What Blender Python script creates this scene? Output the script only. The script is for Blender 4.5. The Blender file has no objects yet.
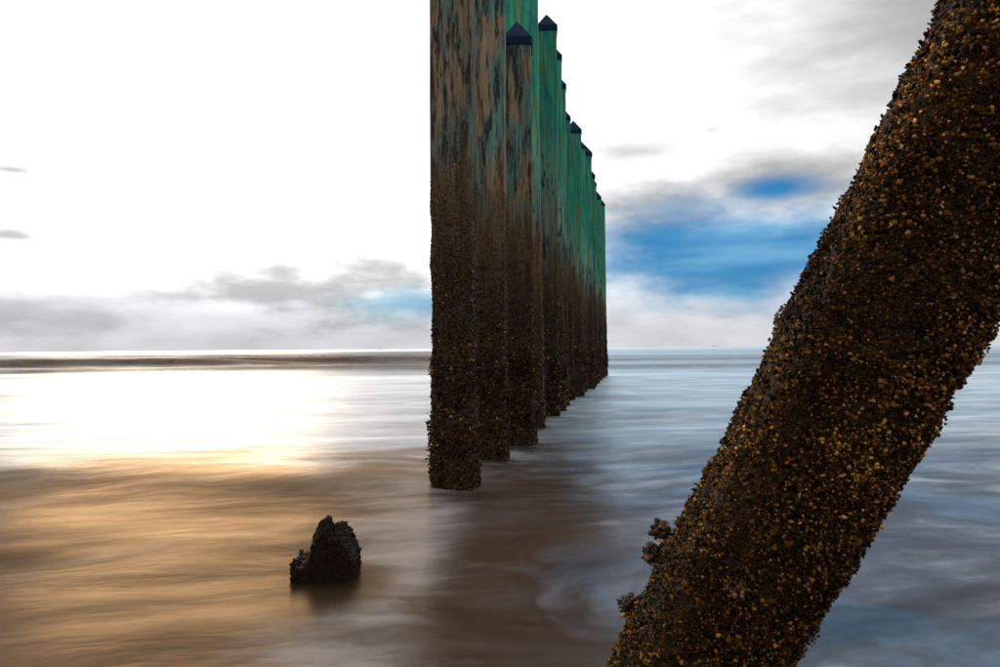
import bpy, math, random
import numpy as np
from mathutils import Matrix, Vector

S = bpy.context.scene
COL = S.collection
R = math.radians

# ------------------------------------------------------------------ camera
F = 667.0                       # focal length in photo pixels (24 mm on full frame)
CAM_H = 1.0
ROT = Matrix.Rotation(R(90 + 1.25), 3, 'X') @ Matrix.Rotation(R(-0.5), 3, 'Z')
cd = bpy.data.cameras.new('camera')
cd.sensor_width = 36.0; cd.lens = 24.0
cd.clip_start = 0.02; cd.clip_end = 60000
cam = bpy.data.objects.new('camera', cd); COL.objects.link(cam)
cam.matrix_world = Matrix.Translation((0, 0, CAM_H)) @ ROT.to_4x4()
S.camera = cam

def ray(px, py):
    return (ROT @ Vector(((px - 500) / F, -(py - 333.5) / F, -1))).normalized()
def at(px, py, dist):           # point on the pixel's ray at forward distance dist
    r = ray(px, py); return Vector((0, 0, CAM_H)) + r * (dist / r.y)
def azel(px, py):
    r = ray(px, py); return math.atan2(r.x, r.y), math.asin(r.z)

# ------------------------------------------------------------------ node helpers
class N:
    """tiny expression helper over a node tree"""
    def __init__(s, nt): s.nt = nt
    def new(s, t, **kw):
        n = s.nt.nodes.new(t)
        for k, v in kw.items(): setattr(n, k, v)
        return n
    def put(s, sock, v):
        if isinstance(v, bpy.types.NodeSocket): s.nt.links.new(v, sock)
        elif isinstance(v, (tuple, list)) and sock.type == 'RGBA' and len(v) == 3: sock.default_value = (*v, 1)
        else: sock.default_value = v
    def m(s, op, a, b=0.0, c=0.0, clamp=False):
        n = s.new('ShaderNodeMath', operation=op, use_clamp=clamp)
        s.put(n.inputs[0], a); s.put(n.inputs[1], b); s.put(n.inputs[2], c)
        return n.outputs[0]
    def ss(s, x, a, b, lo=0.0, hi=1.0):                    # smoothstep a..b -> lo..hi
        n = s.new('ShaderNodeMapRange', interpolation_type='SMOOTHSTEP')
        for k, v in zip(('Value', 'From Min', 'From Max', 'To Min', 'To Max'), (x, a, b, lo, hi)): s.put(n.inputs[k], v)
        return n.outputs[0]
    def mix(s, f, a, b, mode='MIX'):
        n = s.new('ShaderNodeMix', data_type='RGBA', blend_type=mode, clamp_factor=True)
        s.put(n.inputs[0], f); s.put(n.inputs[6], a); s.put(n.inputs[7], b)
        return n.outputs[2]
    def xyz(s, x, y, z):
        n = s.new('ShaderNodeCombineXYZ')
        for i, v in enumerate((x, y, z)): s.put(n.inputs[i], v)
        return n.outputs[0]
    def sep(s, v):
        n = s.new('ShaderNodeSeparateXYZ'); s.put(n.inputs[0], v); return n.outputs
    def noise(s, vec, scale=1.0, detail=4, rough=0.55, dist=0.0, color=False):
        n = s.new('ShaderNodeTexNoise'); s.put(n.inputs['Vector'], vec)
        n.inputs['Scale'].default_value = scale; n.inputs['Detail'].default_value = detail
        n.inputs['Roughness'].default_value = rough; n.inputs['Distortion'].default_value = dist
        return n.outputs['Color' if color else 'Fac']

def material(name):
    m = bpy.data.materials.new(name); m.use_nodes = True
    m.node_tree.nodes.clear()
    n = N(m.node_tree); out = n.new('ShaderNodeOutputMaterial')
    return m, n, out

# ------------------------------------------------------------------ sky and sun
SUN_AZ, SUN_EL = azel(185, 180)
world = bpy.data.worlds.new('World'); S.world = world; world.use_nodes = True
wt = world.node_tree; wt.nodes.clear(); w = N(wt)
sky = w.new('ShaderNodeTexSky', sky_type='NISHITA', sun_disc=False)
sky.sun_elevation = SUN_EL; sky.sun_rotation = SUN_AZ
tc = w.new('ShaderNodeTexCoord').outputs['Generated']
dx, dy, dz = w.sep(tc)
az = w.m('ARCTAN2', dx, dy); el = w.m('ARCSINE', dz)
ela = w.m('MAXIMUM', el, 0.0)
# long exposure: clouds drawn out sideways
cv = w.xyz(w.m('MULTIPLY', az, 5.0), w.m('MULTIPLY', ela, 15.0), 0.0)
nz = w.m('SUBTRACT', w.noise(cv, 1.3, 5, 0.55), 0.5)
nz2 = w.m('SUBTRACT', w.noise(w.xyz(w.m('MULTIPLY', az, 9.0), w.m('MULTIPLY', ela, 44.0), 3.7), 1.0, 4, 0.5), 0.5)
nz3 = w.m('SUBTRACT', w.noise(w.xyz(w.m('MULTIPLY', az, 14.0), w.m('MULTIPLY', ela, 24.0), 1.2), 1.0, 5, 0.6), 0.5)
def blob(px, py, rx, ry, soft=0.5, amp=1.3, tilt=0.0):
    """soft mask of a cloud or gap around one direction, radius in degrees-like photo units"""
    a0, e0 = azel(px, py)
    u = w.m('MULTIPLY', w.m('SUBTRACT', az, a0), F / rx)
    v = w.m('MULTIPLY', w.m('SUBTRACT', el, e0), F / ry)
    if tilt: v = w.m('ADD', v, w.m('MULTIPLY', u, tilt))
    r2 = w.m('ADD', w.m('MULTIPLY', u, u), w.m('MULTIPLY', v, v))
    val = w.m('ADD', w.m('SUBTRACT', 1.0, w.m('SQRT', r2)), w.m('ADD', w.m('MULTIPLY', nz, amp), w.m('ADD', w.m('MULTIPLY', nz2, amp * 0.4), w.m('MULTIPLY', nz3, amp * 0.45))))
    return w.ss(val, 0.0, soft)
def union(*ms):
    o = ms[0]
    for x in ms[1:]: o = w.m('MAXIMUM', o, x)
    return o
WHITE = 1.10
# cloud deck: bright, mottled, thinner and greyer towards the horizon and well away from the sun
deck = w.ss(nz, -0.28, 0.28, 1.12, 0.84)
horizon = w.ss(el, 0.0, 0.16)
sunward = w.m('COSINE', w.m('SUBTRACT', az, SUN_AZ))
lum = w.m('MULTIPLY', deck, w.ss(horizon, 0, 1, 0.66, WHITE))
cosang = w.m('ADD', w.m('ADD', w.m('MULTIPLY', dx, math.sin(SUN_AZ) * math.cos(SUN_EL)), w.m('MULTIPLY', dy, math.cos(SUN_AZ) * math.cos(SUN_EL))), w.m('MULTIPLY', dz, math.sin(SUN_EL)))
glow = w.m('EXPONENT', w.m('MULTIPLY', w.m('SUBTRACT', cosang, 1.0), 42.0))     # sun behind thin cloud
lum = w.m('ADD', lum, w.m('MULTIPLY', w.m('MULTIPLY', glow, horizon), 0.8))
lum = w.m('MULTIPLY', lum, w.ss(sunward, -0.6, 0.95, 0.72, 1.08))
cloud = w.mix(horizon, (0.98, 0.98, 1.02), (1, 1, 1))
cloud = w.mix(1.0, cloud, w.xyz(lum, lum, lum), 'MULTIPLY')
grey = union(
    w.m('MULTIPLY', blob(340, 290, 190, 40, 0.9, 2.3), 0.68),
    w.m('MULTIPLY', blob(285, 273, 50, 17, 0.8, 1.4), 0.7),
    w.m('MULTIPLY', blob(10, 312, 110, 36, 1.1, 2.2), 0.5),
    w.m('MULTIPLY', blob(12, 170, 46, 8, 1.1, 1.6), 0.8),
    w.m('MULTIPLY', blob(18, 236, 36, 8, 1.1, 1.6), 0.75),
    w.m('MULTIPLY', blob(640, 151, 60, 15, 1.2, 0.7), 0.6),
    w.m('MULTIPLY', blob(712, 130, 18, 6, 1.2, 0.6), 0.4),
    w.m('MULTIPLY', blob(785, 186, 135, 46, 0.9, 0.8), 0.85),
    w.m('MULTIPLY', blob(665, 212, 130, 44, 0.9, 1.0), 0.8),
    w.m('MULTIPLY', blob(975, -15, 260, 200, 1.1, 0.35), 0.9))
cloud = w.mix(grey, cloud, (0.34, 0.335, 0.335))
gap = union(
    blob(735, 254, 235, 74, 0.75, 0.65),
    blob(775, 189, 66, 20, 0.9, 0.35),
    w.m('MULTIPLY', blob(410, 303, 100, 25, 0.9, 0.7), 0.75))
streak = w.ss(w.noise(w.xyz(w.m('MULTIPLY', az, 3.0), w.m('MULTIPLY', ela, 20.0), 9.1), 1.3, 3, 0.5), 0.42, 0.75)
deep = w.mix(streak, (0.010, 0.19, 0.48), (0.14, 0.40, 0.68))
bg1 = w.new('ShaderNodeBackground'); w.put(bg1.inputs[0], cloud); bg1.inputs[1].default_value = 1.0
bg2 = w.new('ShaderNodeBackground')
blue = w.mix(1.0, w.mix(1.0, sky.outputs[0], (0.12, 0.12, 0.12), 'MULTIPLY'), (0.25, 0.75, 1.15), 'MULTIPLY')
w.put(bg2.inputs[0], w.mix(0.85, blue, deep)); bg2.inputs[1].default_value = 1.0
mx = w.new('ShaderNodeMixShader'); w.put(mx.inputs[0], w.m('MULTIPLY', gap, 0.97))
wt.links.new(bg1.outputs[0], mx.inputs[1]); wt.links.new(bg2.outputs[0], mx.inputs[2])
wo = w.new('ShaderNodeOutputWorld'); wt.links.new(mx.outputs[0], wo.inputs[0])

sl = bpy.data.lights.new('sun', 'SUN'); sl.energy = 0.5; sl.angle = R(21); sl.color = (1.0, 0.78, 0.46)
sun = bpy.data.objects.new('sun', sl); COL.objects.link(sun)
sun.rotation_euler = Vector((math.sin(SUN_AZ) * math.cos(SUN_EL), math.cos(SUN_AZ) * math.cos(SUN_EL), math.sin(SUN_EL))).to_track_quat('Z', 'Y').to_euler()
sun.location = (-20, 40, 20)

S.view_settings.view_transform = 'Standard'; S.view_settings.look = 'None'
S.view_settings.exposure = 0.0; S.view_settings.gamma = 1.0; S.view_settings.use_curve_mapping = False
S.cycles.volume_bounces = 3; S.cycles.max_bounces = 8; S.cycles.transparent_max_bounces = 8
S.cycles.use_denoising = True

# ------------------------------------------------------------------ numpy noise
def vnoise(p, seed=0):
    """value noise in -1..1 for an (n,3) array"""
    p = np.asarray(p, float) + seed * 17.31
    i = np.floor(p).astype(np.int64); f = p - i; f = f * f * (3 - 2 * f)
    def h(x, y, z):
        n = (x * 374761393 + y * 668265263 + z * 2147483647 + seed * 1442695) & 0xffffffff
        n = ((n ^ (n >> 13)) * 1274126177) & 0xffffffff
        n = ((n ^ (n >> 16)) * 2246822519) & 0xffffffff
        return ((n ^ (n >> 15)) & 0xffffff) / float(0x7fffff) - 1.0
    x, y, z = i.T; fx, fy, fz = f.T
    c = [[[h(x + a, y + b, z + d) for d in (0, 1)] for b in (0, 1)] for a in (0, 1)]
    l = lambda a, b, t: a + (b - a) * t
    return l(l(l(c[0][0][0], c[0][0][1], fz), l(c[0][1][0], c[0][1][1], fz), fy),
             l(l(c[1][0][0], c[1][0][1], fz), l(c[1][1][0], c[1][1][1], fz), fy), fx)
def fbm(p, octs=4, seed=0):
    p = np.asarray(p, float); o = 0; a = 1.0; t = 0
    for k in range(octs):
        o = o + a * vnoise(p * 2 ** k, seed + k); t += a; a *= 0.5
    return o / t
def sstep(x, a, b):
    t = np.clip((x - a) / (b - a), 0, 1); return t * t * (3 - 2 * t)

# ------------------------------------------------------------------ mesh helpers
def mesh_np(name, verts, tris=None, quads=None, smooth=True, colors=None):
    me = bpy.data.meshes.new(name)
    nt_ = 0 if tris is None else len(tris); nq = 0 if quads is None else len(quads)
    loops = np.concatenate([a.ravel() for a in (tris, quads) if a is not None]).astype(np.int32)
    me.vertices.add(len(verts)); me.vertices.foreach_set('co', np.asarray(verts, np.float32).ravel())
    me.loops.add(len(loops)); me.loops.foreach_set('vertex_index', loops)
    st = np.concatenate([np.arange(nt_) * 3, nt_ * 3 + np.arange(nq) * 4]).astype(np.int32)
    me.polygons.add(nt_ + nq); me.polygons.foreach_set('loop_start', st)
    me.polygons.foreach_set('use_smooth', np.full(nt_ + nq, smooth))
    me.update(calc_edges=True)
    if colors is not None:
        ca = me.color_attributes.new('tint', 'FLOAT_COLOR', 'POINT')
        c4 = np.ones((len(verts), 4), np.float32); c4[:, :3] = colors
        ca.data.foreach_set('color', c4.ravel())
    return me
def link(name, me, mat=None, parent=None, kind=None):
    o = bpy.data.objects.new(name, me); COL.objects.link(o)
    if mat and not me.materials: me.materials.append(mat)
    if parent: o.parent = parent
    if kind: o['kind'] = kind
    return o
def tag(o, label, cat, group=None):
    o['label'] = label; o['category'] = cat
    if group: o['group'] = group
    return o
def grid_quads(nr, nc, wrap=False):
    r = np.arange(nr - 1)[:, None]; c = np.arange(nc if wrap else nc - 1)[None, :]
    c2 = (c + 1) % nc
    return np.stack([r * nc + c, r * nc + c2, (r + 1) * nc + c2, (r + 1) * nc + c], -1).reshape(-1, 4)

# ------------------------------------------------------------------ water
def build_sea():
    ys = [-40, -25, -15, -9, -6]
    y = -4.0
    while y < 24000:
        ys.append(y); y += 0.07 if y < 6 else max(0.07, 0.0085 * y) if y < 130 else 0.06 * y
    ys = np.array(ys); nc = 220
    s = np.linspace(-1.7, 1.7, nc)
    X = s[None, :] * (7 + 0.95 * np.maximum(ys, 0))[:, None]; Y = np.repeat(ys[:, None], nc, 1)
    P = np.stack([X.ravel(), Y.ravel(), np.zeros(X.size)], 1)
    x, yv = P[:, 0], P[:, 1]
    z = np.zeros(len(P))
    near = sstep(yv, 40, 8)
    z += 0.030 * near * fbm(np.stack([x * 0.6 + yv * 0.25, yv * 1.25 - x * 0.28, 0 * x], 1), 3, 3) + 0.004 * near * vnoise(np.stack([x * 1.7 + yv, yv * 5 - x * 1.1, 0 * x], 1), 6)
    # low back-wash wave in front of the pile row on the left, its near face turned to the camera
    cy = 5.1 + 0.55 * vnoise(np.stack([x * 0.35, 0 * x, 0 * x + 4], 1), 5)
    hw = 0.055 * sstep(x, 0.3, -1.2)
    z += 1.7 * hw * np.where(yv < cy, np.exp(-((yv - cy) / 0.5) ** 2), np.exp(-((yv - cy) / 1.6) ** 2))
    # swell rolling in far behind the piles
    for (c0, a, sg, sd) in ((27, 0.12, 0.9, 1), (34, 0.36, 1.3, 2), (48, 0.55, 1.5, 14), (66, 0.5, 2.0, 15), (42, 0.55, 1.3, 3), (56, 0.5, 1.7, 4), (85, 0.40, 4, 6), (120, .3, 6, 8)):
        c = c0 + 3.0 * vnoise(np.stack([x * 0.03, 0 * x, 0 * x + sd], 1), sd)
        aa = a * sstep(vnoise(np.stack([x * 0.035, 0 * x, 0 * x - sd], 1), sd + 20), -0.9, 0.3) * (0.5 + 0.5 * sstep(x, 4, -10))
        z += aa * np.exp(-((yv - c) / sg) ** 2)
    P[:, 2] = z
    nr = len(ys); q = grid_quads(nr, nc)
    # closed body of water: skirt and floor
    edge = np.concatenate([np.arange(nc), np.arange(1, nr) * nc + nc - 1, (nr - 1) * nc + np.arange(nc - 2, -1, -1), np.arange(nr - 2, 0, -1) * nc])
    low = P[edge].copy(); low[:, 2] = -1.6
    n0 = len(P); k = len(edge); i = np.arange(k); j = (i + 1) % k
    sk = np.stack([edge[i], n0 + i, n0 + j, edge[j]], 1)
    V = np.concatenate([P, low])
    # floor: strips between left and right border rows
    L = n0 + np.concatenate([[0], k - np.arange(1, nr - 1), [nc - 1 + nr - 1 + nc - 1]])
    Rr = n0 + np.concatenate([[nc - 1], nc - 1 + np.arange(1, nr - 1), [nc - 1 + nr - 1]])
    fl = np.stack([L[:-1], L[1:], Rr[1:], Rr[:-1]], 1)
    # first and last rows have extra vertices: fan them
    t1 = np.stack([np.full(nc - 2, n0), n0 + np.arange(1, nc - 1), n0 + np.arange(2, nc)], 1)
    me = mesh_np('sea', V, quads=np.concatenate([q, sk, fl]))
    return me

m_sea, n, out = material('sea_water')
geo = n.new('ShaderNodeNewGeometry').outputs['Position']
px_, py_, pz_ = n.sep(geo)
warp = n.noise(n.xyz(n.m('MULTIPLY', px_, 0.35), n.m('MULTIPLY', py_, 0.6), 0), 1.0, 3, 0.5)
wy = n.m('ADD', py_, n.m('MULTIPLY', warp, 1.3))
wx = n.m('ADD', px_, n.m('MULTIPLY', n.m('SUBTRACT', warp, 0.5), 1.6))
flow = n.xyz(n.m('MULTIPLY', n.m('ADD', wx, n.m('MULTIPLY', py_, 0.25)), 0.55), n.m('SUBTRACT', n.m('MULTIPLY', wy, 1.7), n.m('MULTIPLY', px_, 0.35)), 0)
f1 = n.noise(flow, 1.0, 5, 0.55)
f2 = n.noise(n.xyz(n.m('MULTIPLY', n.m('ADD', wx, n.m('MULTIPLY', wy, .3)), 2.2), n.m('MULTIPLY', n.m('SUBTRACT', wy, n.m('MULTIPLY', wx, .15)), 9.0), 2), 1.0, 4, 0.6)
f3 = n.noise(n.xyz(n.m('ADD', n.m('MULTIPLY', wx, 0.75), n.m('MULTIPLY', py_, 0.3)), n.m('SUBTRACT', n.m('MULTIPLY', wy, 1.0), n.m('MULTIPLY', px_, 0.3)), 7.3), 1.0, 6, 0.6, 0.4)
foam = n.m('MULTIPLY', n.ss(n.m('ADD', n.m('MULTIPLY', f1, 0.45), n.m('MULTIPLY', f3, 0.55)), n.ss(n.m('ABSOLUTE', n.m('ADD', px_, 0.4)), 0.15, 0.9, 0.34, 0.43), n.ss(n.m('ABSOLUTE', n.m('ADD', px_, 0.4)), 0.15, 0.9, 0.56, 0.67)), n.ss(f2, 0.2, 0.8, 0.65, 1.0))
# foam thinned to paint in the piles' dark reflection, and a clear scour pool round the stump
refl_strip = n.m('MULTIPLY', n.ss(n.m('ABSOLUTE', n.m('SUBTRACT', px_, n.m('MULTIPLY', py_, 0.03))), 0.55, 0.2), n.ss(py_, 6.0, 4.5))
sdx = n.m('ADD', px_, 0.79); sdy = n.m('SUBTRACT', py_, 2.85)
scour = n.ss(n.m('SQRT', n.m('ADD', n.m('MULTIPLY', sdx, sdx), n.m('MULTIPLY', sdy, sdy))), 0.15, 0.45)
foam = n.m('MULTIPLY', n.m('MULTIPLY', foam, scour), n.m('SUBTRACT', 1.0, n.m('MULTIPLY', refl_strip, 0.7)))
# silt: brown stirred-up sand on the beach side (left), clearer grey-blue water right of the piles
side = n.ss(n.m('ADD', px_, n.m('MULTIPLY', n.m('SUBTRACT', f1, 0.5), 0.8)), -0.5, 1.0)
side2 = n.ss(px_, -1.5, 0.2)
silt = n.mix(n.ss(f1, 0.3, 0.7), (0.033, 0.018, 0.010), (0.155, 0.083, 0.037))
clear = n.mix(n.ss(f1, 0.3, 0.7), (0.016, 0.036, 0.066), (0.12, 0.20, 0.30))
body = n.mix(side, silt, clear)
wash = n.m('MULTIPLY', n.ss(n.m('ADD', py_, n.m('MULTIPLY', f1, 1.2)), 5.0, 8.5), n.m('MULTIPLY', n.ss(py_, 30.0, 20.0), n.ss(px_, 0.6, -2.0)))
foam = n.m('MAXIMUM', foam, n.m('MULTIPLY', wash, n.ss(f2, 0.3, 0.65, 0.35, 1.0)))
foamcol = n.mix(wash, n.mix(side2, (0.47, 0.37, 0.29), (0.62, 0.65, 0.69)), (0.52, 0.54, 0.56))
foam = n.m('MULTIPLY', foam, n.m('MAXIMUM', n.ss(py_, 32.0, 24.0), n.ss(py_, 70.0, 140.0)))
body = n.mix(n.m('MULTIPLY', foam, 0.75), body, foamcol)
bmp = n.new('ShaderNodeBump'); bmp.inputs['Strength'].default_value = 0.32; bmp.inputs['Distance'].default_value = 0.03
n.put(bmp.inputs['Height'], n.m('ADD', f1, n.m('MULTIPLY', f2, 0.35)))
dif = n.new('ShaderNodeBsdfDiffuse'); n.put(dif.inputs[0], body)
tr = n.new('ShaderNodeBsdfTransparent')
op = n.m('MAXIMUM', n.ss(foam, 0, 0.9, 0.03, 0.62), n.m('MULTIPLY', n.m('MULTIPLY', n.ss(f3, 0.50, 0.36), 0.75), scour))
op = n.m('MINIMUM', n.m('ADD', op, n.ss(px_, 0.3, 1.0, 0.0, 0.3)), 0.95)
base = n.new('ShaderNodeMixShader'); n.put(base.inputs[0], op)
n.nt.links.new(tr.outputs[0], base.inputs[1]); n.nt.links.new(dif.outputs[0], base.inputs[2])
# choppy silt-laden water of the outer bar: less mirror, more brown
cn = n.noise(n.xyz(n.m('MULTIPLY', px_, 0.05), n.m('MULTIPLY', py_, 0.16), 5.0), 1.0, 4, 0.55)
lg = n.noise(n.xyz(n.m('DIVIDE', px_, n.m('MULTIPLY', n.m('MAXIMUM', py_, 10.0), 0.3)), n.m('MULTIPLY', n.m('LOGARITHM', n.m('MAXIMUM', n.m('ADD', py_, n.m('MULTIPLY', warp, 1.0)), 1.0), 2.718), 7.0), 8.0), 1.0, 4, 0.6)
pyn = n.m('ADD', py_, n.m('MULTIPLY', n.m('SUBTRACT', cn, 0.5), 26.0))
chop = n.m('SUBTRACT', 1.0, n.m('MULTIPLY', n.m('MULTIPLY', n.ss(pyn, 24.0, 34.0), n.ss(pyn, 420.0, 120.0)), n.m('MULTIPLY', n.ss(px_, 14.0, -8.0, 0.35, 0.85), n.ss(lg, 0.34, 0.60, 0.25, 1.0))))
chop = n.m('MULTIPLY', chop, n.m('ADD', n.ss(lg, 0.36, 0.60, 0.74, 1.0), n.m('MULTIPLY', n.ss(py_, 6.5, 4.5), 0.2)))
pyt = n.m('ADD', py_, n.m('ADD', n.m('MULTIPLY', n.m('SUBTRACT', f1, 0.5), 3.0), n.m('MULTIPLY', n.m('SUBTRACT', f3, 0.5), 5.0)))
gl = n.new('ShaderNodeBsdfGlossy'); n.put(gl.inputs['Roughness'], n.m('ADD', n.ss(f2, 0.3, 0.7, 0.22, 0.34), n.ss(py_, 4.5, 8.0, 0.0, 0.12)))
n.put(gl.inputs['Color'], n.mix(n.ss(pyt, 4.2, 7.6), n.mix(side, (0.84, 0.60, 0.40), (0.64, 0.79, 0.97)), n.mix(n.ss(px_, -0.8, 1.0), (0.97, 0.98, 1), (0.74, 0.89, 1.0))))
n.put(gl.inputs['Normal'], bmp.outputs[0])
fr = n.new('ShaderNodeFresnel'); fr.inputs[0].default_value = 1.33; n.put(fr.inputs['Normal'], bmp.outputs[0])
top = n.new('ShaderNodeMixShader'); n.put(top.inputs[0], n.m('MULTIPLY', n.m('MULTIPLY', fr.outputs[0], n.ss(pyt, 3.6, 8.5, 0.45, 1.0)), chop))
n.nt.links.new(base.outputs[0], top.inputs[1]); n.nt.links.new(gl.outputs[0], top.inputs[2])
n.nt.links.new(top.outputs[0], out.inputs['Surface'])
vol = n.new('ShaderNodeVolumePrincipled'); vol.inputs['Density'].default_value = 2.0
vol.inputs['Color'].default_value = (0.26, 0.16, 0.09, 1)
n.nt.links.new(vol.outputs[0], out.inputs['Volume'])
sea = link('sea', build_sea(), m_sea, kind='structure')

m_sand, n, out = material('sea_bed_sand')
p = n.new('ShaderNodeBsdfPrincipled'); p.inputs['Roughness'].default_value = 0.9
sn = n.noise(n.new('ShaderNodeNewGeometry').outputs['Position'], 2.0, 6)
n.put(p.inputs['Base Color'], n.mix(sn, (0.20, 0.13, 0.07), (0.34, 0.24, 0.14)))
n.nt.links.new(p.outputs[0], out.inputs[0])
ys = np.concatenate([[-38], np.linspace(-6, 40, 60), [200, 2000, 20000]]); xs = np.linspace(-1, 1, 60)
X = xs[None, :] * (10 + 1.4 * np.maximum(ys, 0))[:, None]; Y = np.repeat(ys[:, None], 60, 1)
Z = -0.85 + 0.05 * fbm(np.stack([X.ravel(), Y.ravel(), 0 * X.ravel()], 1), 3, 8)
link('sea_bed', mesh_np('sea_bed', np.stack([X.ravel(), Y.ravel(), Z], 1), quads=grid_quads(len(ys), 60)), m_sand, kind='structure')

# ------------------------------------------------------------------ materials of the piles
def pile_material():
    """weathered timber: dark tidal zone, black lichen blotches, green algae above (height from the object's own axis)"""
    m, n, out = material('pile_timber')
    tco = n.new('ShaderNodeTexCoord').outputs['Object']
    x, y, z = n.sep(tco)
    at_ = n.new('ShaderNodeAttribute', attribute_type='OBJECT', attribute_name='algae_height').outputs['Fac']
    seed = n.new('ShaderNodeAttribute', attribute_type='OBJECT', attribute_name='grain_seed').outputs['Fac']
    sv = n.xyz(n.m('ADD', x, seed), n.m('ADD', y, n.m('MULTIPLY', seed, 1.7)), z)
    sx, sy, sz = n.sep(sv)
    grain = n.noise(n.xyz(n.m('MULTIPLY', sx, 55.0), n.m('MULTIPLY', sy, 55.0), n.m('MULTIPLY', sz, 1.3)), 1.0, 5, 0.62)
    streak = n.noise(n.xyz(n.m('MULTIPLY', sx, 11.0), n.m('MULTIPLY', sy, 11.0), n.m('MULTIPLY', sz, 0.7)), 1.0, 4, 0.55)
    blot = n.noise(n.xyz(n.m('MULTIPLY', sx, 20.0), n.m('MULTIPLY', sy, 20.0), n.m('MULTIPLY', sz, 2.6)), 1.0, 9, 0.78, 0.3)
    patch = n.noise(n.xyz(n.m('MULTIPLY', sx, 5.0), n.m('MULTIPLY', sy, 5.0), n.m('MULTIPLY', sz, 1.7)), 1.0, 5, 0.65)
    speck = n.noise(sv, 60.0, 3, 0.6)
    h = n.m('ADD', z, n.m('MULTIPLY', n.m('SUBTRACT', streak, 0.5), 1.6))
    wood = n.mix(n.ss(grain, .28, .72), (0.030, 0.030, 0.022), (0.205, 0.185, 0.130))
    wood = n.mix(n.ss(patch, 0.42, 0.62, 0, 0.7), wood, n.mix(grain, (0.10, 0.052, 0.022), (0.42, 0.27, 0.145)))
    wood = n.mix(n.ss(patch, 0.57, 0.42, 0, 0.75), wood, n.mix(grain, (0.018, 0.080, 0.075), (0.09, 0.26, 0.23)))
    wood = n.mix(n.ss(streak, 0.48, 0.75, 0, 0.8), wood, (0.17, 0.085, 0.022))
    wood = n.mix(n.ss(speck, 0.35, 0.7, 0, 0.35), wood, (0.09, 0.17, 0.15))
    alg = n.mix(n.ss(grain, .25, .75), (0.004, 0.085, 0.062), (0.045, 0.37, 0.235))
    alg = n.mix(n.ss(streak, 0.5, 0.72, 0, 0.75), alg, (0.15, 0.17, 0.035))
    alg = n.mix(n.ss(blot, 0.54, 0.70, 0, 0.6), alg, (0.03, 0.19, 0.20))
    alg = n.mix(n.ss(patch, 0.5, 0.68, 0, 0.7), alg, n.mix(grain, (0.055, 0.055, 0.014), (0.20, 0.20, 0.055)))
    alg = n.mix(n.ss(patch, 0.48, 0.34, 0, 0.75), alg, n.mix(grain, (0.003, 0.060, 0.075), (0.014, 0.19, 0.19)))
    alg = n.mix(n.ss(n.m('SUBTRACT', h, at_), 1.0, 0.0, 0, 0.5), alg, n.mix(grain, (0.05, 0.17, 0.13), (0.33, 0.52, 0.42)))
    alg = n.mix(n.ss(speck, 0.52, 0.75, 0, 0.5), alg, (0.006, 0.035, 0.03))
    c = n.mix(n.ss(n.m('SUBTRACT', h, at_), -0.55, 0.55), wood, alg)
    # black lichen and tar, thickest just above the tide line, thinning upward
    bandc = n.ss(n.m('SUBTRACT', h, at_), 1.3, -0.4, 0.62, 0.50)
    c = n.mix(n.ss(n.m('SUBTRACT', blot, bandc), -0.04, 0.07, 0, 0.95), c, (0.010, 0.010, 0.012))
    # rust-brown film, then the dark wet tidal zone
    c = n.mix(n.ss(h, 2.85, 2.0, 0, 0.8), c, n.mix(speck, (0.014, 0.007, 0.003), (0.115, 0.060, 0.017)))
    c = n.mix(n.ss(h, 2.2, 1.35, 0, 0.92), c, n.mix(speck, (0.008, 0.006, 0.004), (0.032, 0.020, 0.009)))
    vo = n.new('ShaderNodeTexVoronoi'); n.put(vo.inputs['Vector'], sv); vo.inputs['Scale'].default_value = 75.0
    cell = n.m('MULTIPLY', n.ss(h, 2.5, 1.7), n.ss(vo.outputs['Distance'], 0.75, 0.05))
    vr = n.sep(vo.outputs['Color'])[0]
    c = n.mix(n.m('MULTIPLY', n.ss(h, 2.4, 1.5), n.m('MULTIPLY', n.ss(vr, 0.45, 1.0), n.ss(vo.outputs['Distance'], 0.6, 0.2))), c, (0.115, 0.062, 0.017))
    wear = n.new('ShaderNodeAttribute', attribute_type='OBJECT', attribute_name='weathering').outputs['Fac']
    hs = n.new('ShaderNodeHueSaturation'); n.put(hs.inputs['Color'], c); n.put(hs.inputs['Value'], wear)
    n.put(hs.inputs['Hue'], n.m('ADD', 0.5, n.m('MULTIPLY', n.m('SUBTRACT', wear, 1.0), -0.02)))
    c = hs.outputs[0]
    p = n.new('ShaderNodeBsdfPrincipled'); n.put(p.inputs['Base Color'], c)
    n.put(p.inputs['Roughness'], n.ss(z, 0.6, 2.6, 0.45, 0.8)); p.inputs['Specular IOR Level'].default_value = 0.2
    b = n.new('ShaderNodeBump'); b.inputs['Strength'].default_value = 0.7; b.inputs['Distance'].default_value = 0.006
    n.put(b.inputs['Height'], n.m('ADD', n.m('ADD', grain, n.m('MULTIPLY', blot, 0.8)), n.m('MULTIPLY', cell, 1.6))); n.put(p.inputs['Normal'], b.outputs[0])
    n.nt.links.new(p.outputs[0], out.inputs[0])
    return m
M_PILE = pile_material()

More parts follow.
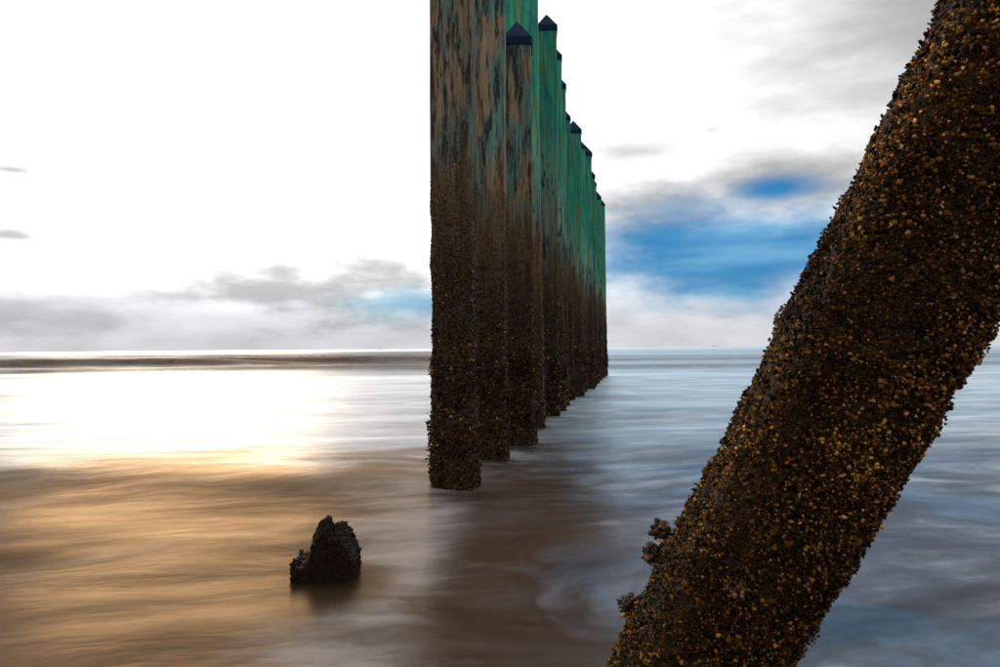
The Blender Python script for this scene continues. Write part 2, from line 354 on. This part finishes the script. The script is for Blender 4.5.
def crust_material(name, rough, spec):
    m, n, out = material(name)
    c = n.new('ShaderNodeAttribute', attribute_name='tint').outputs['Color']
    tco = n.new('ShaderNodeTexCoord').outputs['Object']
    sp = n.noise(tco, 260.0, 3, 0.6)
    p = n.new('ShaderNodeBsdfPrincipled')
    n.put(p.inputs['Base Color'], n.mix(1.0, c, n.mix(sp, (0.55, 0.5, 0.45), (1.35, 1.35, 1.35)), 'MULTIPLY'))
    p.inputs['Roughness'].default_value = rough; p.inputs['Specular IOR Level'].default_value = spec
    b = n.new('ShaderNodeBump'); b.inputs['Strength'].default_value = 0.6; b.inputs['Distance'].default_value = 0.002
    n.put(b.inputs['Height'], sp); n.put(p.inputs['Normal'], b.outputs[0])
    n.nt.links.new(p.outputs[0], out.inputs[0])
    return m
M_CRUST = crust_material('barnacle_shell', 0.4, 0.07)
M_MUSSEL = crust_material('mussel_shell', 0.4, 0.3)

m_cap, n, out = material('cap_navy_plastic')
tco = n.new('ShaderNodeTexCoord').outputs['Object']
cn = n.noise(tco, 14.0, 5, 0.6)
p = n.new('ShaderNodeBsdfPrincipled')
n.put(p.inputs['Base Color'], n.mix(cn, (0.0015, 0.008, 0.022), (0.003, 0.022, 0.060)))
n.put(p.inputs['Roughness'], n.ss(cn, 0.3, 0.7, 0.6, 0.85)); p.inputs['Specular IOR Level'].default_value = 0.12
n.nt.links.new(p.outputs[0], out.inputs[0])
M_CAP = m_cap

# ------------------------------------------------------------------ pile geometry
def square_profile(wd, rc, nseg=480):
    """dense rounded-square outline: returns u, x, y, nx, ny"""
    h = wd / 2 - rc; pts = []; nm = []
    for k, (cx, cy) in enumerate(((h, h), (-h, h), (-h, -h), (h, -h))):
        for t in np.linspace(0, 1, 24):
            a = (k + t) * math.pi / 2
            pts.append((cx + rc * math.cos(a), cy + rc * math.sin(a))); nm.append((math.cos(a), math.sin(a)))
    pts.append(pts[0]); nm.append(nm[0]); pts = np.array(pts); nm = np.array(nm)
    d = np.concatenate([[0], np.cumsum(np.hypot(*np.diff(pts, axis=0).T))])
    return d / d[-1], pts, nm, d[-1]

class Shaft:
    def __init__(s, wd, rc, seed, crust_top, grain=0.006, rough=0.010, flare=0.02, taper=0.0, bow=0.0):
        s.u, s.p, s.n, s.per = square_profile(wd, rc); s.seed = seed; s.ct = crust_top
        s.grain, s.rough, s.flare, s.taper, s.bow = grain, rough, flare, taper, bow
    def surf(s, u, z):
        u = u % 1.0
        px = np.interp(u, s.u, s.p[:, 0]); py = np.interp(u, s.u, s.p[:, 1])
        nx = np.interp(u, s.u, s.n[:, 0]); ny = np.interp(u, s.u, s.n[:, 1])
        q = np.stack([px, py, z], 1)
        zone = sstep(z, s.ct + 0.35, s.ct - 0.5)
        d = s.grain * fbm(q * np.array([24, 24, 0.8]), 3, s.seed) + s.grain * 1.3 * fbm(q * np.array([3, 3, 0.7]), 2, s.seed + 9)
        d = d + zone * s.rough * fbm(q * 26, 3, s.seed + 30) + zone * s.rough * 0.9 * vnoise(q * 7, s.seed + 40)
        d = d + s.flare * sstep(z, 0.75, 0.1) * (0.6 + 0.8 * vnoise(q * 9, s.seed + 50))
        tp = 1 - s.taper * z
        bx = s.bow * np.sin(z * 0.7 + s.seed)
        pos = np.stack([px * tp + nx * d + bx, py * tp + ny * d, z], 1)
        return pos, np.stack([nx, ny, 0 * nx], 1)
    def mesh(s, name, nu, zs):
        nz_ = len(zs); u = np.tile(np.arange(nu) / nu, nz_); z = np.repeat(zs, nu)
        P, _ = s.surf(u, z)
        V = np.concatenate([P, [[0, 0, zs[0]], [0, 0, zs[-1]]]])
        q = grid_quads(nz_, nu, True); a = np.arange(nu); b = (a + 1) % nu
        t = np.concatenate([np.stack([np.full(nu, len(P)), b, a], 1), np.stack([np.full(nu, len(P) + 1), (nz_ - 1) * nu + a, (nz_ - 1) * nu + b], 1)])
        return mesh_np(name, V, tris=t, quads=q)

def basis(nrm, rng):
    """random tangent frames around normals (n,3) -> (n,3,3) columns t,b,n"""
    r = rng.normal(size=nrm.shape)
    t = np.cross(nrm, r); t /= np.linalg.norm(t, axis=1)[:, None] + 1e-9
    return np.stack([t, np.cross(nrm, t), nrm], 2)
def barnacle_template(k):
    a = np.arange(k) * 2 * math.pi / k
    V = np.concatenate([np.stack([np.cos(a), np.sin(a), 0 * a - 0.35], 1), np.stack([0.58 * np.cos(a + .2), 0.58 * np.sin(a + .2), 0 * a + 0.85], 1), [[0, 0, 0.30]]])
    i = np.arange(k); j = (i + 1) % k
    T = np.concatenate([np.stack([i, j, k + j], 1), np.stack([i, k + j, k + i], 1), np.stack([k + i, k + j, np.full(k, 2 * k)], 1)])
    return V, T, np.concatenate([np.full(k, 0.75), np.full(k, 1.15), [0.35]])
def mussel_template(seg=6, rings=4):
    V = [[0, 0, -1]]
    for r in range(1, rings):
        t = -math.pi / 2 + math.pi * r / rings
        for k in range(seg):
            a = 2 * math.pi * k / seg; V.append([math.cos(a) * math.cos(t) * 0.55, math.sin(a) * math.cos(t) * 0.38, math.sin(t)])
    V.append([0, 0, 1]); V = np.array(V); T = []
    for k in range(seg):
        k2 = (k + 1) % seg; T.append((0, 1 + k2, 1 + k))
        for r in range(rings - 2):
            a, b = 1 + r * seg, 1 + (r + 1) * seg; T += [(a + k, a + k2, b + k2), (a + k, b + k2, b + k)]
        a = 1 + (rings - 2) * seg; T.append((a + k, a + k2, len(V) - 1))
    return V, np.array(T), np.ones(len(V))
def scatter(tpl, pos, nrm, size, col, rng, tilt=0.35, jit=0.16, flat=None):
    V, T, sh = tpl; n_ = len(pos); k = len(V)
    nn = nrm + tilt * rng.normal(size=nrm.shape); nn /= np.linalg.norm(nn, axis=1)[:, None]
    B = basis(nn, rng)
    loc = V[None] * (1 + jit * rng.normal(size=(n_, k, 1))) * size[:, None, None]
    loc = loc * rng.uniform(0.75, 1.25, size=(n_, 1, 3))
    W = np.einsum('nij,nkj->nki', B, loc) + pos[:, None, :]
    TT = T[None] + (np.arange(n_) * k)[:, None, None]
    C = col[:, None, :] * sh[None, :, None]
    return W.reshape(-1, 3), TT.reshape(-1, 3), C.reshape(-1, 3)
def merge(parts):
    o = 0; V = []; T = []; C = []
    for v, t, c in parts:
        V.append(v); T.append(t + o); C.append(c); o += len(v)
    return np.concatenate(V), np.concatenate(T), np.concatenate(C)
PAL = np.array([(0.008, 0.0045, 0.002), (0.026, 0.012, 0.003), (0.075, 0.034, 0.006), (0.20, 0.092, 0.012), (0.40, 0.21, 0.034), (0.42, 0.28, 0.13), (0.30, 0.14, 0.11)])
def palette(n_, weights, rng, pos=None):
    w_ = np.array(weights, float); w_ /= w_.sum()
    c = PAL[rng.choice(len(PAL), n_, p=w_)] * rng.uniform(0.7, 1.3, (n_, 1))
    return c

B6, B5, B4, MU = barnacle_template(6), barnacle_template(5), barnacle_template(4), mussel_template(5, 3)

def pile_crust(sh, z0, z1, count, seed, size, near):
    rng = np.random.default_rng(seed)
    def pts(k, za, zb, power=1.0):
        return sh.surf(rng.random(k), za + (zb - za) * rng.random(k) ** power)
    P, Nn = pts(count, z0, z1, 1.1)
    keep = vnoise(P * 5.0, seed) * 0.45 + 0.75 > sstep(P[:, 2], z1 - 1.9, z1) * 1.2 + 0.35 * rng.random(len(P)) - 0.12
    keep &= (Nn[:, 1] < 0.5) | (rng.random(len(P)) < 0.35)
    P, Nn = P[keep], Nn[keep]
    sz = size * np.minimum(rng.lognormal(0, 0.32, len(P)), 1.6) * (0.55 + 0.55 * sstep(P[:, 2], 2.4, 0.4))
    parts = [scatter(B4, P, Nn, sz, palette(len(P), (38, 30, 21, 9, 2.8, 0.5, 0.4), rng), rng)]
    # mussel bunches low on the pile
    k = count // 9
    P, Nn = pts(k, z0, 0.95, 1.0)
    keep = vnoise(P * np.array([8, 8, 6]), seed + 3) > -0.25
    P, Nn = P[keep] + Nn[keep] * size * 0.9, Nn[keep]
    parts.append(scatter(MU, P, Nn, size * rng.uniform(1.4, 2.6, len(P)), palette(len(P), (46, 26, 16, 4, 1, .5, 1.2), rng), rng, tilt=0.8))
    # a few knots that stand clear of the face
    for c in range(16):
        u0, zc = rng.random(), rng.uniform(0.2, 0.95); k = 26
        P, Nn = sh.surf(u0 + rng.normal(0, 0.022, k), zc + rng.normal(0, 0.045, k))
        parts.append(scatter(MU, P + Nn * rng.uniform(0.0, 0.035, (k, 1)), Nn, size * rng.uniform(1.3, 2.4, k), palette(k, (50, 26, 14, 3, 1, 0, 1), rng), rng, tilt=0.9))
    V, T, C = merge(parts)
    return mesh_np('barnacle_crust', V, tris=T, smooth=True, colors=C)

def cap_mesh(wd):
    def ring(h, ch, z): return [(h, -h + ch, z), (h, h - ch, z), (h - ch, h, z), (-h + ch, h, z), (-h, h - ch, z), (-h, -h + ch, z), (-h + ch, -h, z), (h - ch, -h, z)]
    h = wd / 2; rr = [ring(h - .03, .02, 0.004), ring(h - .006, .022, 0.0), ring(h, .022, 0.005), ring(h, .022, 0.080), ring(h - .005, .022, .088)]
    ap = 0.088 + h * 1.38
    rr.append(ring(0.012, 0.006, ap - 0.009))
    V = [v for r in rr for v in r] + [(0, 0, ap), (0, 0, 0.004)]
    Fc = []
    for a in range(len(rr) - 1):
        for k in range(8): Fc.append((a * 8 + k, a * 8 + (k + 1) % 8, (a + 1) * 8 + (k + 1) % 8, (a + 1) * 8 + k))
    b = (len(rr) - 1) * 8
    for k in range(8): Fc.append((b + k, b + (k + 1) % 8, len(V) - 2)); Fc.append(((k + 1) % 8, k, len(V) - 1))
    me = bpy.data.meshes.new('cap'); me.from_pydata(V, [], Fc); me.update()
    return me

# distance of the pile's near face, right edge in the photo, apex row in the photo (None = above the frame), width
PILES = [
    (4.70, 476.5, None, 0.300, 5.9), (5.85, 507, None, 0.300, 6.0), (6.75, 535.5, 20, 0.295, 0), (8.35, 545, None, 0.46, 6.5),
    (9.6, 559.5, 15, 0.285, 0), (10.5, 565.0, 45, 0.285, 0), (11.5, 569, 74, 0.285, 0), (12.6, 574, 107, 0.285, 0),
    (13.6, 584, 121, 0.30, 0), (14.9, 587, 138, 0.285, 0), (15.9, 594.5, 145, 0.30, 0), (17.2, 597, 168, 0.285, 0),
    (18.6, 599.5, 177, 0.285, 0), (20.2, 602.5, 191, 0.285, 0), (21.8, 605, 197, 0.285, 0), (23.2, 607.5, 199, 0.285, 0)]
LABELS = [
    'foremost and widest barnacled timber pile of the row, its top above the photo',
    'second pile of the row, brown and barnacled, directly behind the foremost one',
    'short brown pile third in the row, with a navy pointed cap below the others',
    'thick green-topped pile rising behind the short capped one, its top out of sight',
    'broad green pile with the highest pointed cap in view, fifth in the row',
    'sixth pile of the row, narrow green strip right of the highest cap',
    'seventh pile of the row, thin green edge with a small dark cap',
    'eighth pile of the row, green, its cap just left of a wider capped one',
    'ninth pile of the row, green with a wide navy cap halfway down the stepped skyline',
    'tenth pile of the row, a sliver squeezed between two wider capped piles',
    'eleventh pile of the row, green with a clear pointed navy cap near the far end',
    'twelfth pile of the row, a green sliver right after the eleventh cap',
    'thirteenth pile of the row, fourth from the far seaward end',
    'fourteenth pile of the row, third from the far seaward end',
    'fifteenth pile of the row, last but one at the seaward end',
    'farthest and smallest looking pile at the seaward end of the row']
ALGAE = [4.6, 4.9, 5.4, 3.1, 3.3, 3.0, 2.9, 2.8, 2.7, 2.7, 2.75, 2.7, 2.7, 2.6, 2.6, 2.6]
ROW = math.atan(0.21)
prng = random.Random(4)
for i, (d, xr, ya, wd, hh) in enumerate(PILES):
    xr_w = at(xr, 330, d).x
    yaw = R(-3.5 + prng.uniform(-1.5, 1.5))
    half = wd / 2 * 1.02
    cx, cy = xr_w - half - 0.010, d + wd / 2
    if ya is not None: hh = at(550, ya, cy).z
    root = bpy.data.objects.new('timber_pile', None); COL.objects.link(root)
    root.location = (cx, cy, 0); root.rotation_euler = (R(prng.uniform(-.4, .4)), R(prng.uniform(-.35, .35)), yaw)
    root.empty_display_size = 0.2
    tag(root, LABELS[i], 'pile', 'timber piles standing in a row')
    sh = Shaft(wd, 0.034, 11 + i * 3, 2.0, grain=0.007, rough=0.012, flare=0.018, bow=0.004)
    ztop = hh - wd * 0.69 - 0.075
    near = i < 4
    zs = np.concatenate([np.linspace(-1.0, 2.4, 200 if near else 90), np.linspace(2.4, ztop, 120 if near else 50)[1:]])
    o = link('shaft', sh.mesh('shaft', 96 if near else 48, zs), M_PILE, root)
    o['algae_height'] = float(ALGAE[i]); o['grain_seed'] = float(i * 3.17); o['weathering'] = prng.uniform(0.75, 1.3) * (1.25 if i < 3 else 1.0)
    cap = link('cap', cap_mesh(wd + 0.024), M_CAP, root); cap.location = (0.004 * math.sin(ztop * .7 + sh.seed), 0, ztop - 0.035)
    cnt = (23000, 15500, 12000, 6000)[i] if near else (4200 if i < 8 else 2600)
    size = (0.0062, 0.0070, 0.0078, 0.010)[i] if near else 0.012
    link('barnacle_crust', pile_crust(sh, -0.25, 3.0, cnt, 100 + i, size, near), M_CRUST, root, 'stuff')

# ------------------------------------------------------------------ leaning pile in the foreground
A = at(694, 660, 1.39); B = at(867, 340, 1.18)
axis = (B - A).normalized()
foot = A - axis * ((A.z + 0.0) / axis.z)                 # where the axis meets the water
lean = bpy.data.objects.new('leaning_pile', None); COL.objects.link(lean)
tx = Vector((0, -1, 0)); tx = (tx - axis * tx.dot(axis)).normalized()
tx = Matrix.Rotation(R(-7), 3, axis) @ tx
lean.matrix_world = Matrix.Translation(foot) @ Matrix((tx, axis.cross(tx), axis)).transposed().to_4x4()
tag(lean, 'thick slanting pile crusted with brown barnacles, close up at the right', 'pile')
LS = Shaft(0.256, 0.060, 77, 5.0, grain=0.004, rough=0.008, flare=0.0)
m_lp, n, out = material('leaning_pile_film')
tco = n.new('ShaderNodeTexCoord').outputs['Object']
sp = n.noise(tco, 45.0, 6, 0.65); sp2 = n.noise(tco, 7.0, 4, 0.6)
p = n.new('ShaderNodeBsdfPrincipled')
vo = n.new('ShaderNodeTexVoronoi'); n.put(vo.inputs['Vector'], tco); vo.inputs['Scale'].default_value = 150.0
vr = n.sep(vo.outputs['Color'])[0]; dome = n.ss(vo.outputs['Distance'], 0.75, 0.05)
film = n.mix(n.ss(sp2, 0.4, 0.65), n.mix(sp, (0.004, 0.0025, 0.001), (0.045, 0.020, 0.005)), n.mix(sp, (0.010, 0.007, 0.004), (0.060, 0.034, 0.014)))
n.put(p.inputs['Base Color'], n.mix(n.m('MULTIPLY', n.ss(vr, 0.35, 1.0), dome), film, (0.13, 0.066, 0.013)))
p.inputs['Roughness'].default_value = 0.55; p.inputs['Specular IOR Level'].default_value = 0.1
b = n.new('ShaderNodeBump'); b.inputs['Strength'].default_value = 0.9; b.inputs['Distance'].default_value = 0.006
n.put(b.inputs['Height'], n.m('ADD', sp, n.m('MULTIPLY', dome, 0.9))); n.put(p.inputs['Normal'], b.outputs[0]); n.nt.links.new(p.outputs[0], out.inputs[0])
zs = np.concatenate([np.linspace(-1.0, 0.1, 60), np.linspace(0.1, 2.3, 430)[1:], np.linspace(2.3, 4.5, 50)[1:]])
link('shaft', LS.mesh('shaft', 170, zs), m_lp, lean)
rng = np.random.default_rng(5)
def lean_crust():
    parts = []
    k = 72500
    U = rng.random(k); Z = 0.2 + 1.8 * rng.random(k)
    P, Nn = LS.surf(U, Z)
    dens = vnoise(P * 9, 2) * 0.5 + vnoise(P * 24, 3) * 0.35
    dens = dens + 0.45 * vnoise(P * np.array([5, 5, 2.6]), 44)
    keep = (dens > -0.36 - 0.2 * rng.random(k)) & ((Nn[:, 0] > -0.5) | (rng.random(k) < 0.3)); P, Nn = P[keep], Nn[keep]
    # coarser clumps on the beach-side face (left in the photo), finer grain on the seaward one
    coarse = sstep(vnoise(P * 4.0, 6) * 0.5 - P[:, 1] * -6.0, -0.4, 0.8)
    sz = np.minimum(rng.lognormal(math.log(0.00225), 0.38, len(P)), 0.0046) * (0.85 + 0.35 * coarse)
    tone = vnoise(P * 6, 12) + 0.6 * vnoise(P * 17, 13)
    c = palette(len(P), (30, 27, 21, 13, 5.5, 1.6, 1.2), rng) * np.clip(1.1 + 0.9 * tone, 0.25, 2.0)[:, None]
    c = c * (1 + np.outer(sstep(vnoise(P * 5, 61) - P[:, 1] * 3, -0.3, 0.8), (0.55, 0.25, -0.1)))
    parts.append(scatter(B4, P, Nn, sz, c, rng, tilt=0.5, jit=0.2))
    # second layer: barnacles growing on barnacles, in bunches
    k = 56000
    U = rng.random(k); Z = 0.2 + 1.8 * rng.random(k); P, Nn = LS.surf(U, Z)
    dn = vnoise(P * 16, 21) + 0.6 * vnoise(P * 38, 22); dn = dn + 0.4 * vnoise(P * np.array([5, 5, 2.6]), 44)
    keep = (dn > 0.10) & ((Nn[:, 0] > -0.5) | (rng.random(k) < 0.25)); P, Nn, dn = P[keep], Nn[keep], dn[keep]
    P = P + Nn * (0.002 + 0.011 * np.clip(dn, 0, 1.0) * rng.uniform(0.4, 1.1, len(P)))[:, None]
    tone = vnoise(P * 6, 12)
    c = palette(len(P), (20, 24, 24, 18, 9, 2.6, 1.6), rng) * np.clip(1 + 0.9 * tone, 0.3, 2.2)[:, None]
    parts.append(scatter(B4, P, Nn, np.minimum(rng.lognormal(math.log(0.0021), 0.38, len(P)), 0.0044), c, rng, tilt=0.8, jit=0.2))
    # colonies of larger golden barnacles
    for q in range(130):
        kk = int(rng.integers(8, 34)); sg = rng.uniform(0.010, 0.026)
        P, Nn = LS.surf(rng.random() + rng.normal(0, sg, kk) / LS.per, rng.uniform(0.2, 2.0) + rng.normal(0, sg, kk))
        cc = palette(kk, (14, 22, 28, 22, 6, 0.6, 1), rng) * rng.uniform(0.6, 1.25)
        parts.append(scatter(B5, P + Nn * 0.004, Nn, rng.uniform(0.0028, 0.0052, kk), cc, rng, tilt=0.6, jit=0.2))
    # small dark mussels between them
    k = 5000
    P, Nn = LS.surf(rng.random(k), rng.uniform(-0.3, 2.6, k))
    parts.append(scatter(MU, P + Nn * 0.004, Nn, rng.uniform(0.004, 0.008, k), palette(k, (45, 28, 14, 5, 1, 0.3, 1.6), rng), rng, tilt=1.0))
    V, T, C = merge(parts)
    return mesh_np('barnacle_crust', V, tris=T, smooth=True, colors=C)
link('barnacle_crust', lean_crust(), M_CRUST, lean, 'stuff')
# mussel clumps that stick out from the left edge, and one pink patch on the face
LI = lean.matrix_world.inverted()
def face_point(px, py):
    """where the pixel's ray meets (or passes closest to) the slanted pile, in its own space"""
    o_ = LI @ Vector((0, 0, CAM_H)); dvec = (LI.to_3x3() @ ray(px, py)).normalized()
    best = None
    for t in np.linspace(0.7, 2.4, 1700):
        q = o_ + dvec * t
        e = max(abs(q.x), abs(q.y)); r_ = math.hypot(q.x, q.y)
        val = (abs(q.x) ** 6 + abs(q.y) ** 6) ** (1 / 6) - 0.130
        if best is None or val < best[0]: best = (val, q)
        if val < 0: return q
    return best[1]
def clump(px, py, rad, k, weights, seed, size, flat=1.0):
    q = face_point(px, py); r_ = np.random.default_rng(seed)
    nr = Vector((q.x, q.y, 0)).normalized()
    off = r_.normal(size=(k, 3)); off /= np.linalg.norm(off, axis=1)[:, None]
    off *= (r_.random(k) ** 0.4)[:, None] * rad
    nv = np.array(nr)
    off -= np.outer(off @ nv, nv) * (1 - flat)
    nrm_ = off / (np.linalg.norm(off, axis=1)[:, None] + 1e-6) + 0.4 * nv
    base_ = np.array(q) - nv * rad * (0.15 if flat == 1 else 0.0)
    pa = [scatter(MU, base_ + off, nrm_, size * r_.uniform(0.7, 1.4, k), palette(k, weights, r_), r_, tilt=0.5),
          scatter(B6, base_ + off * 1.08, nrm_, size * 0.55 * r_.uniform(0.7, 1.4, k), palette(k, weights, r_), r_, tilt=0.5)]
    V, T, C = merge(pa)
    V = np.concatenate([V]); return mesh_np('mussel_clump', V, tris=T, smooth=True, colors=C)
DK = (40, 30, 20, 6, 1, .3, 2)
for k, (x, y, r0, c0) in enumerate(((660, 529, .020, 80), (652, 553, .020, 80), (668, 541, .016, 60), (629, 605, .023, 100), (645, 602, .018, 60))):
    o = link('mussel_clump', clump(x, y, r0, c0, DK, 300 + k, 0.0085), M_MUSSEL, lean)
o = link('mussel_clump', clump(735, 585, .020, 90, (4, 6, 10, 4, 8, 16, 40), 340, 0.006, flat=0.25), M_MUSSEL, lean)
o['label'] = 'pinkish patch of shells'

# ------------------------------------------------------------------ broken stump
def build_stump():
    c = at(327, 588, 2.90 + 0.14)
    cx, cy = c.x, c.y
    root = bpy.data.objects.new('broken_stump', None); COL.objects.link(root); root.location = (cx, cy, 0)
    root.rotation_euler = (0, 0, R(6))
    tag(root, 'low jagged stump of a broken-off pile standing alone in the shallow water', 'stump')
    u, pp, nn, per = square_profile(0.276, 0.035)
    def prof(x, y):
        # broken top: ledge on the left, peak left of centre, slope to the right shoulder
        xs_ = [-0.16, -0.145, -0.118, -0.085, -0.062, -0.050, -0.030, -0.018, 0.010, 0.020, 0.060, 0.072, 0.098, 0.118, 0.140, 0.16]
        zz = [0.035, 0.060, 0.050, 0.066, 0.090, 0.145, 0.186, 0.222, 0.215, 0.190, 0.194, 0.172, 0.150, 0.108, 0.062, 0.03]
        z = np.interp(x + 0.012 * vnoise(np.stack([x * 30, y * 30, 0 * x], 1), 4), xs_, zz)
        z = z - 0.25 * np.maximum(np.abs(y) - 0.06, 0) * z * 5
        z = z + 0.016 * vnoise(np.stack([x * 42, y * 24, 0 * x + 2], 1), 7) + 0.010 * vnoise(np.stack([x * 95, y * 60, 0 * x], 1), 9)
        return np.maximum(z, -0.03)
    nu, nring = 150, 26
    uu = np.arange(nu) / nu
    ox = np.interp(uu, u, pp[:, 0]); oy = np.interp(uu, u, pp[:, 1]); nx = np.interp(uu, u, nn[:, 0]); ny = np.interp(uu, u, nn[:, 1])
    rows = []
    ztop = prof(ox, oy)
    for t in np.linspace(0, 1, 60):
        z = -0.9 + (ztop + 0.9) * (1 - (1 - t) ** 1.6) if t < 1 else ztop
        q = np.stack([ox, oy, z], 1)
        d = 0.007 * fbm(q * np.array([30, 30, 9]), 3, 31) + 0.004 * vnoise(q * 70, 33) - 0.006 * sstep(z, 0.06, 0.2)
        rows.append(np.stack([ox + nx * d, oy + ny * d, z], 1))
    last = rows[-1]
    for r_ in np.linspace(1, 0, nring + 1)[1:-1]:
        x, y = last[:, 0] * r_, last[:, 1] * r_
        rows.append(np.stack([x, y, prof(x, y)], 1))
    V = np.concatenate(rows + [np.array([[0, 0, float(prof(np.zeros(1), np.zeros(1))[0])]])])
    nr = len(rows); a = np.arange(nu); b = (a + 1) % nu
    t = np.stack([(nr - 1) * nu + a, (nr - 1) * nu + b, np.full(nu, nr * nu)], 1)
    m, n, out = material('stump_rotten_wood')
    tco = n.new('ShaderNodeTexCoord').outputs['Object']; x, y, z = n.sep(tco)
    g = n.noise(n.xyz(n.m('MULTIPLY', x, 60.0), n.m('MULTIPLY', y, 60.0), n.m('MULTIPLY', z, 14.0)), 1.0, 5, 0.65)
    p = n.new('ShaderNodeBsdfPrincipled'); n.put(p.inputs['Base Color'], n.mix(g, (0.003, 0.002, 0.0015), (0.024, 0.014, 0.006)))
    p.inputs['Roughness'].default_value = 0.6; p.inputs['Specular IOR Level'].default_value = 0.08
    bb = n.new('ShaderNodeBump'); bb.inputs['Strength'].default_value = 0.9; bb.inputs['Distance'].default_value = 0.006
    n.put(bb.inputs['Height'], g); n.put(p.inputs['Normal'], bb.outputs[0]); n.nt.links.new(p.outputs[0], out.inputs[0])
    link('trunk', mesh_np('trunk', V, tris=t, quads=grid_quads(nr, nu, True)), m, root)
    rg = np.random.default_rng(9); k = 1600
    side = np.concatenate(rows[20:]); P = side[rg.integers(0, len(side), k)]
    Nn = np.stack([P[:, 0], P[:, 1], 0.05 + 0 * P[:, 0]], 1); Nn /= np.linalg.norm(Nn, axis=1)[:, None]
    V, T, C = merge([scatter(B5, P, Nn, rg.lognormal(math.log(0.0045), 0.35, k), palette(k, (60, 26, 10, 3, .8, .2, .2), rg) * 0.7, rg, tilt=0.6)])
    link('barnacle_crust', mesh_np('barnacle_crust', V, tris=T, smooth=True, colors=C), M_CRUST, root, 'stuff')
build_stump()

# ------------------------------------------------------------------ ships on the horizon
m_ship, n, out = material('ship_grey_paint')
p = n.new('ShaderNodeBsdfPrincipled')
n.put(p.inputs['Base Color'], n.mix(n.noise(n.new('ShaderNodeTexCoord').outputs['Object'], 0.4, 3), (0.22, 0.24, 0.27), (0.34, 0.36, 0.39)))
n.nt.links.new(p.outputs[0], out.inputs[0])
def prism(outline, z0, z1, grow=1.0):
    k = len(outline); V = [(x, y, z0) for x, y in outline] + [(x * grow, y * grow, z1) for x, y in outline]
    Fc = [tuple(range(k - 1, -1, -1)), tuple(range(k, 2 * k))] + [(i, (i + 1) % k, k + (i + 1) % k, k + i) for i in range(k)]
    return V, Fc
def ship(px, dist, L, label):
    r = ray(px, 345); x0 = r.x / r.y * dist
    root = bpy.data.objects.new('cargo_ship', None); COL.objects.link(root); root.location = (x0, dist, 0)
    tag(root, label, 'ship', 'ships on the horizon')
    hull = [(-.5 * L, -.06 * L), (.38 * L, -.07 * L), (.5 * L, 0), (.38 * L, .07 * L), (-.5 * L, .06 * L)]
    def part(name, V, Fc):
        me = bpy.data.meshes.new(name); me.from_pydata(V, [], Fc); me.update(); link(name, me, m_ship, root)
    part('hull', *prism(hull, -0.02 * L, .07 * L, 1.06))
    bx = lambda a, b_, h: [(a * L, -h * L), (b_ * L, -h * L), (b_ * L, h * L), (a * L, h * L)]
    part('superstructure', *prism(bx(-.42, -.28, .05), .0705 * L, .19 * L, 0.98))
    part('mast', *prism(bx(-.355, -.345, .006), .1905 * L, .27 * L))
    part('crane', *prism(bx(.15, .165, .008), .0705 * L, .17 * L))
ship(716, 6500, 55, 'tiny ship on the horizon between the pile row and the slanting pile')
ship(270, 6500, 50, 'tiny ship on the left horizon, the one farther from the pile row')
ship(380, 6500, 42, 'tiny ship on the left horizon, the one closer to the foremost pile')
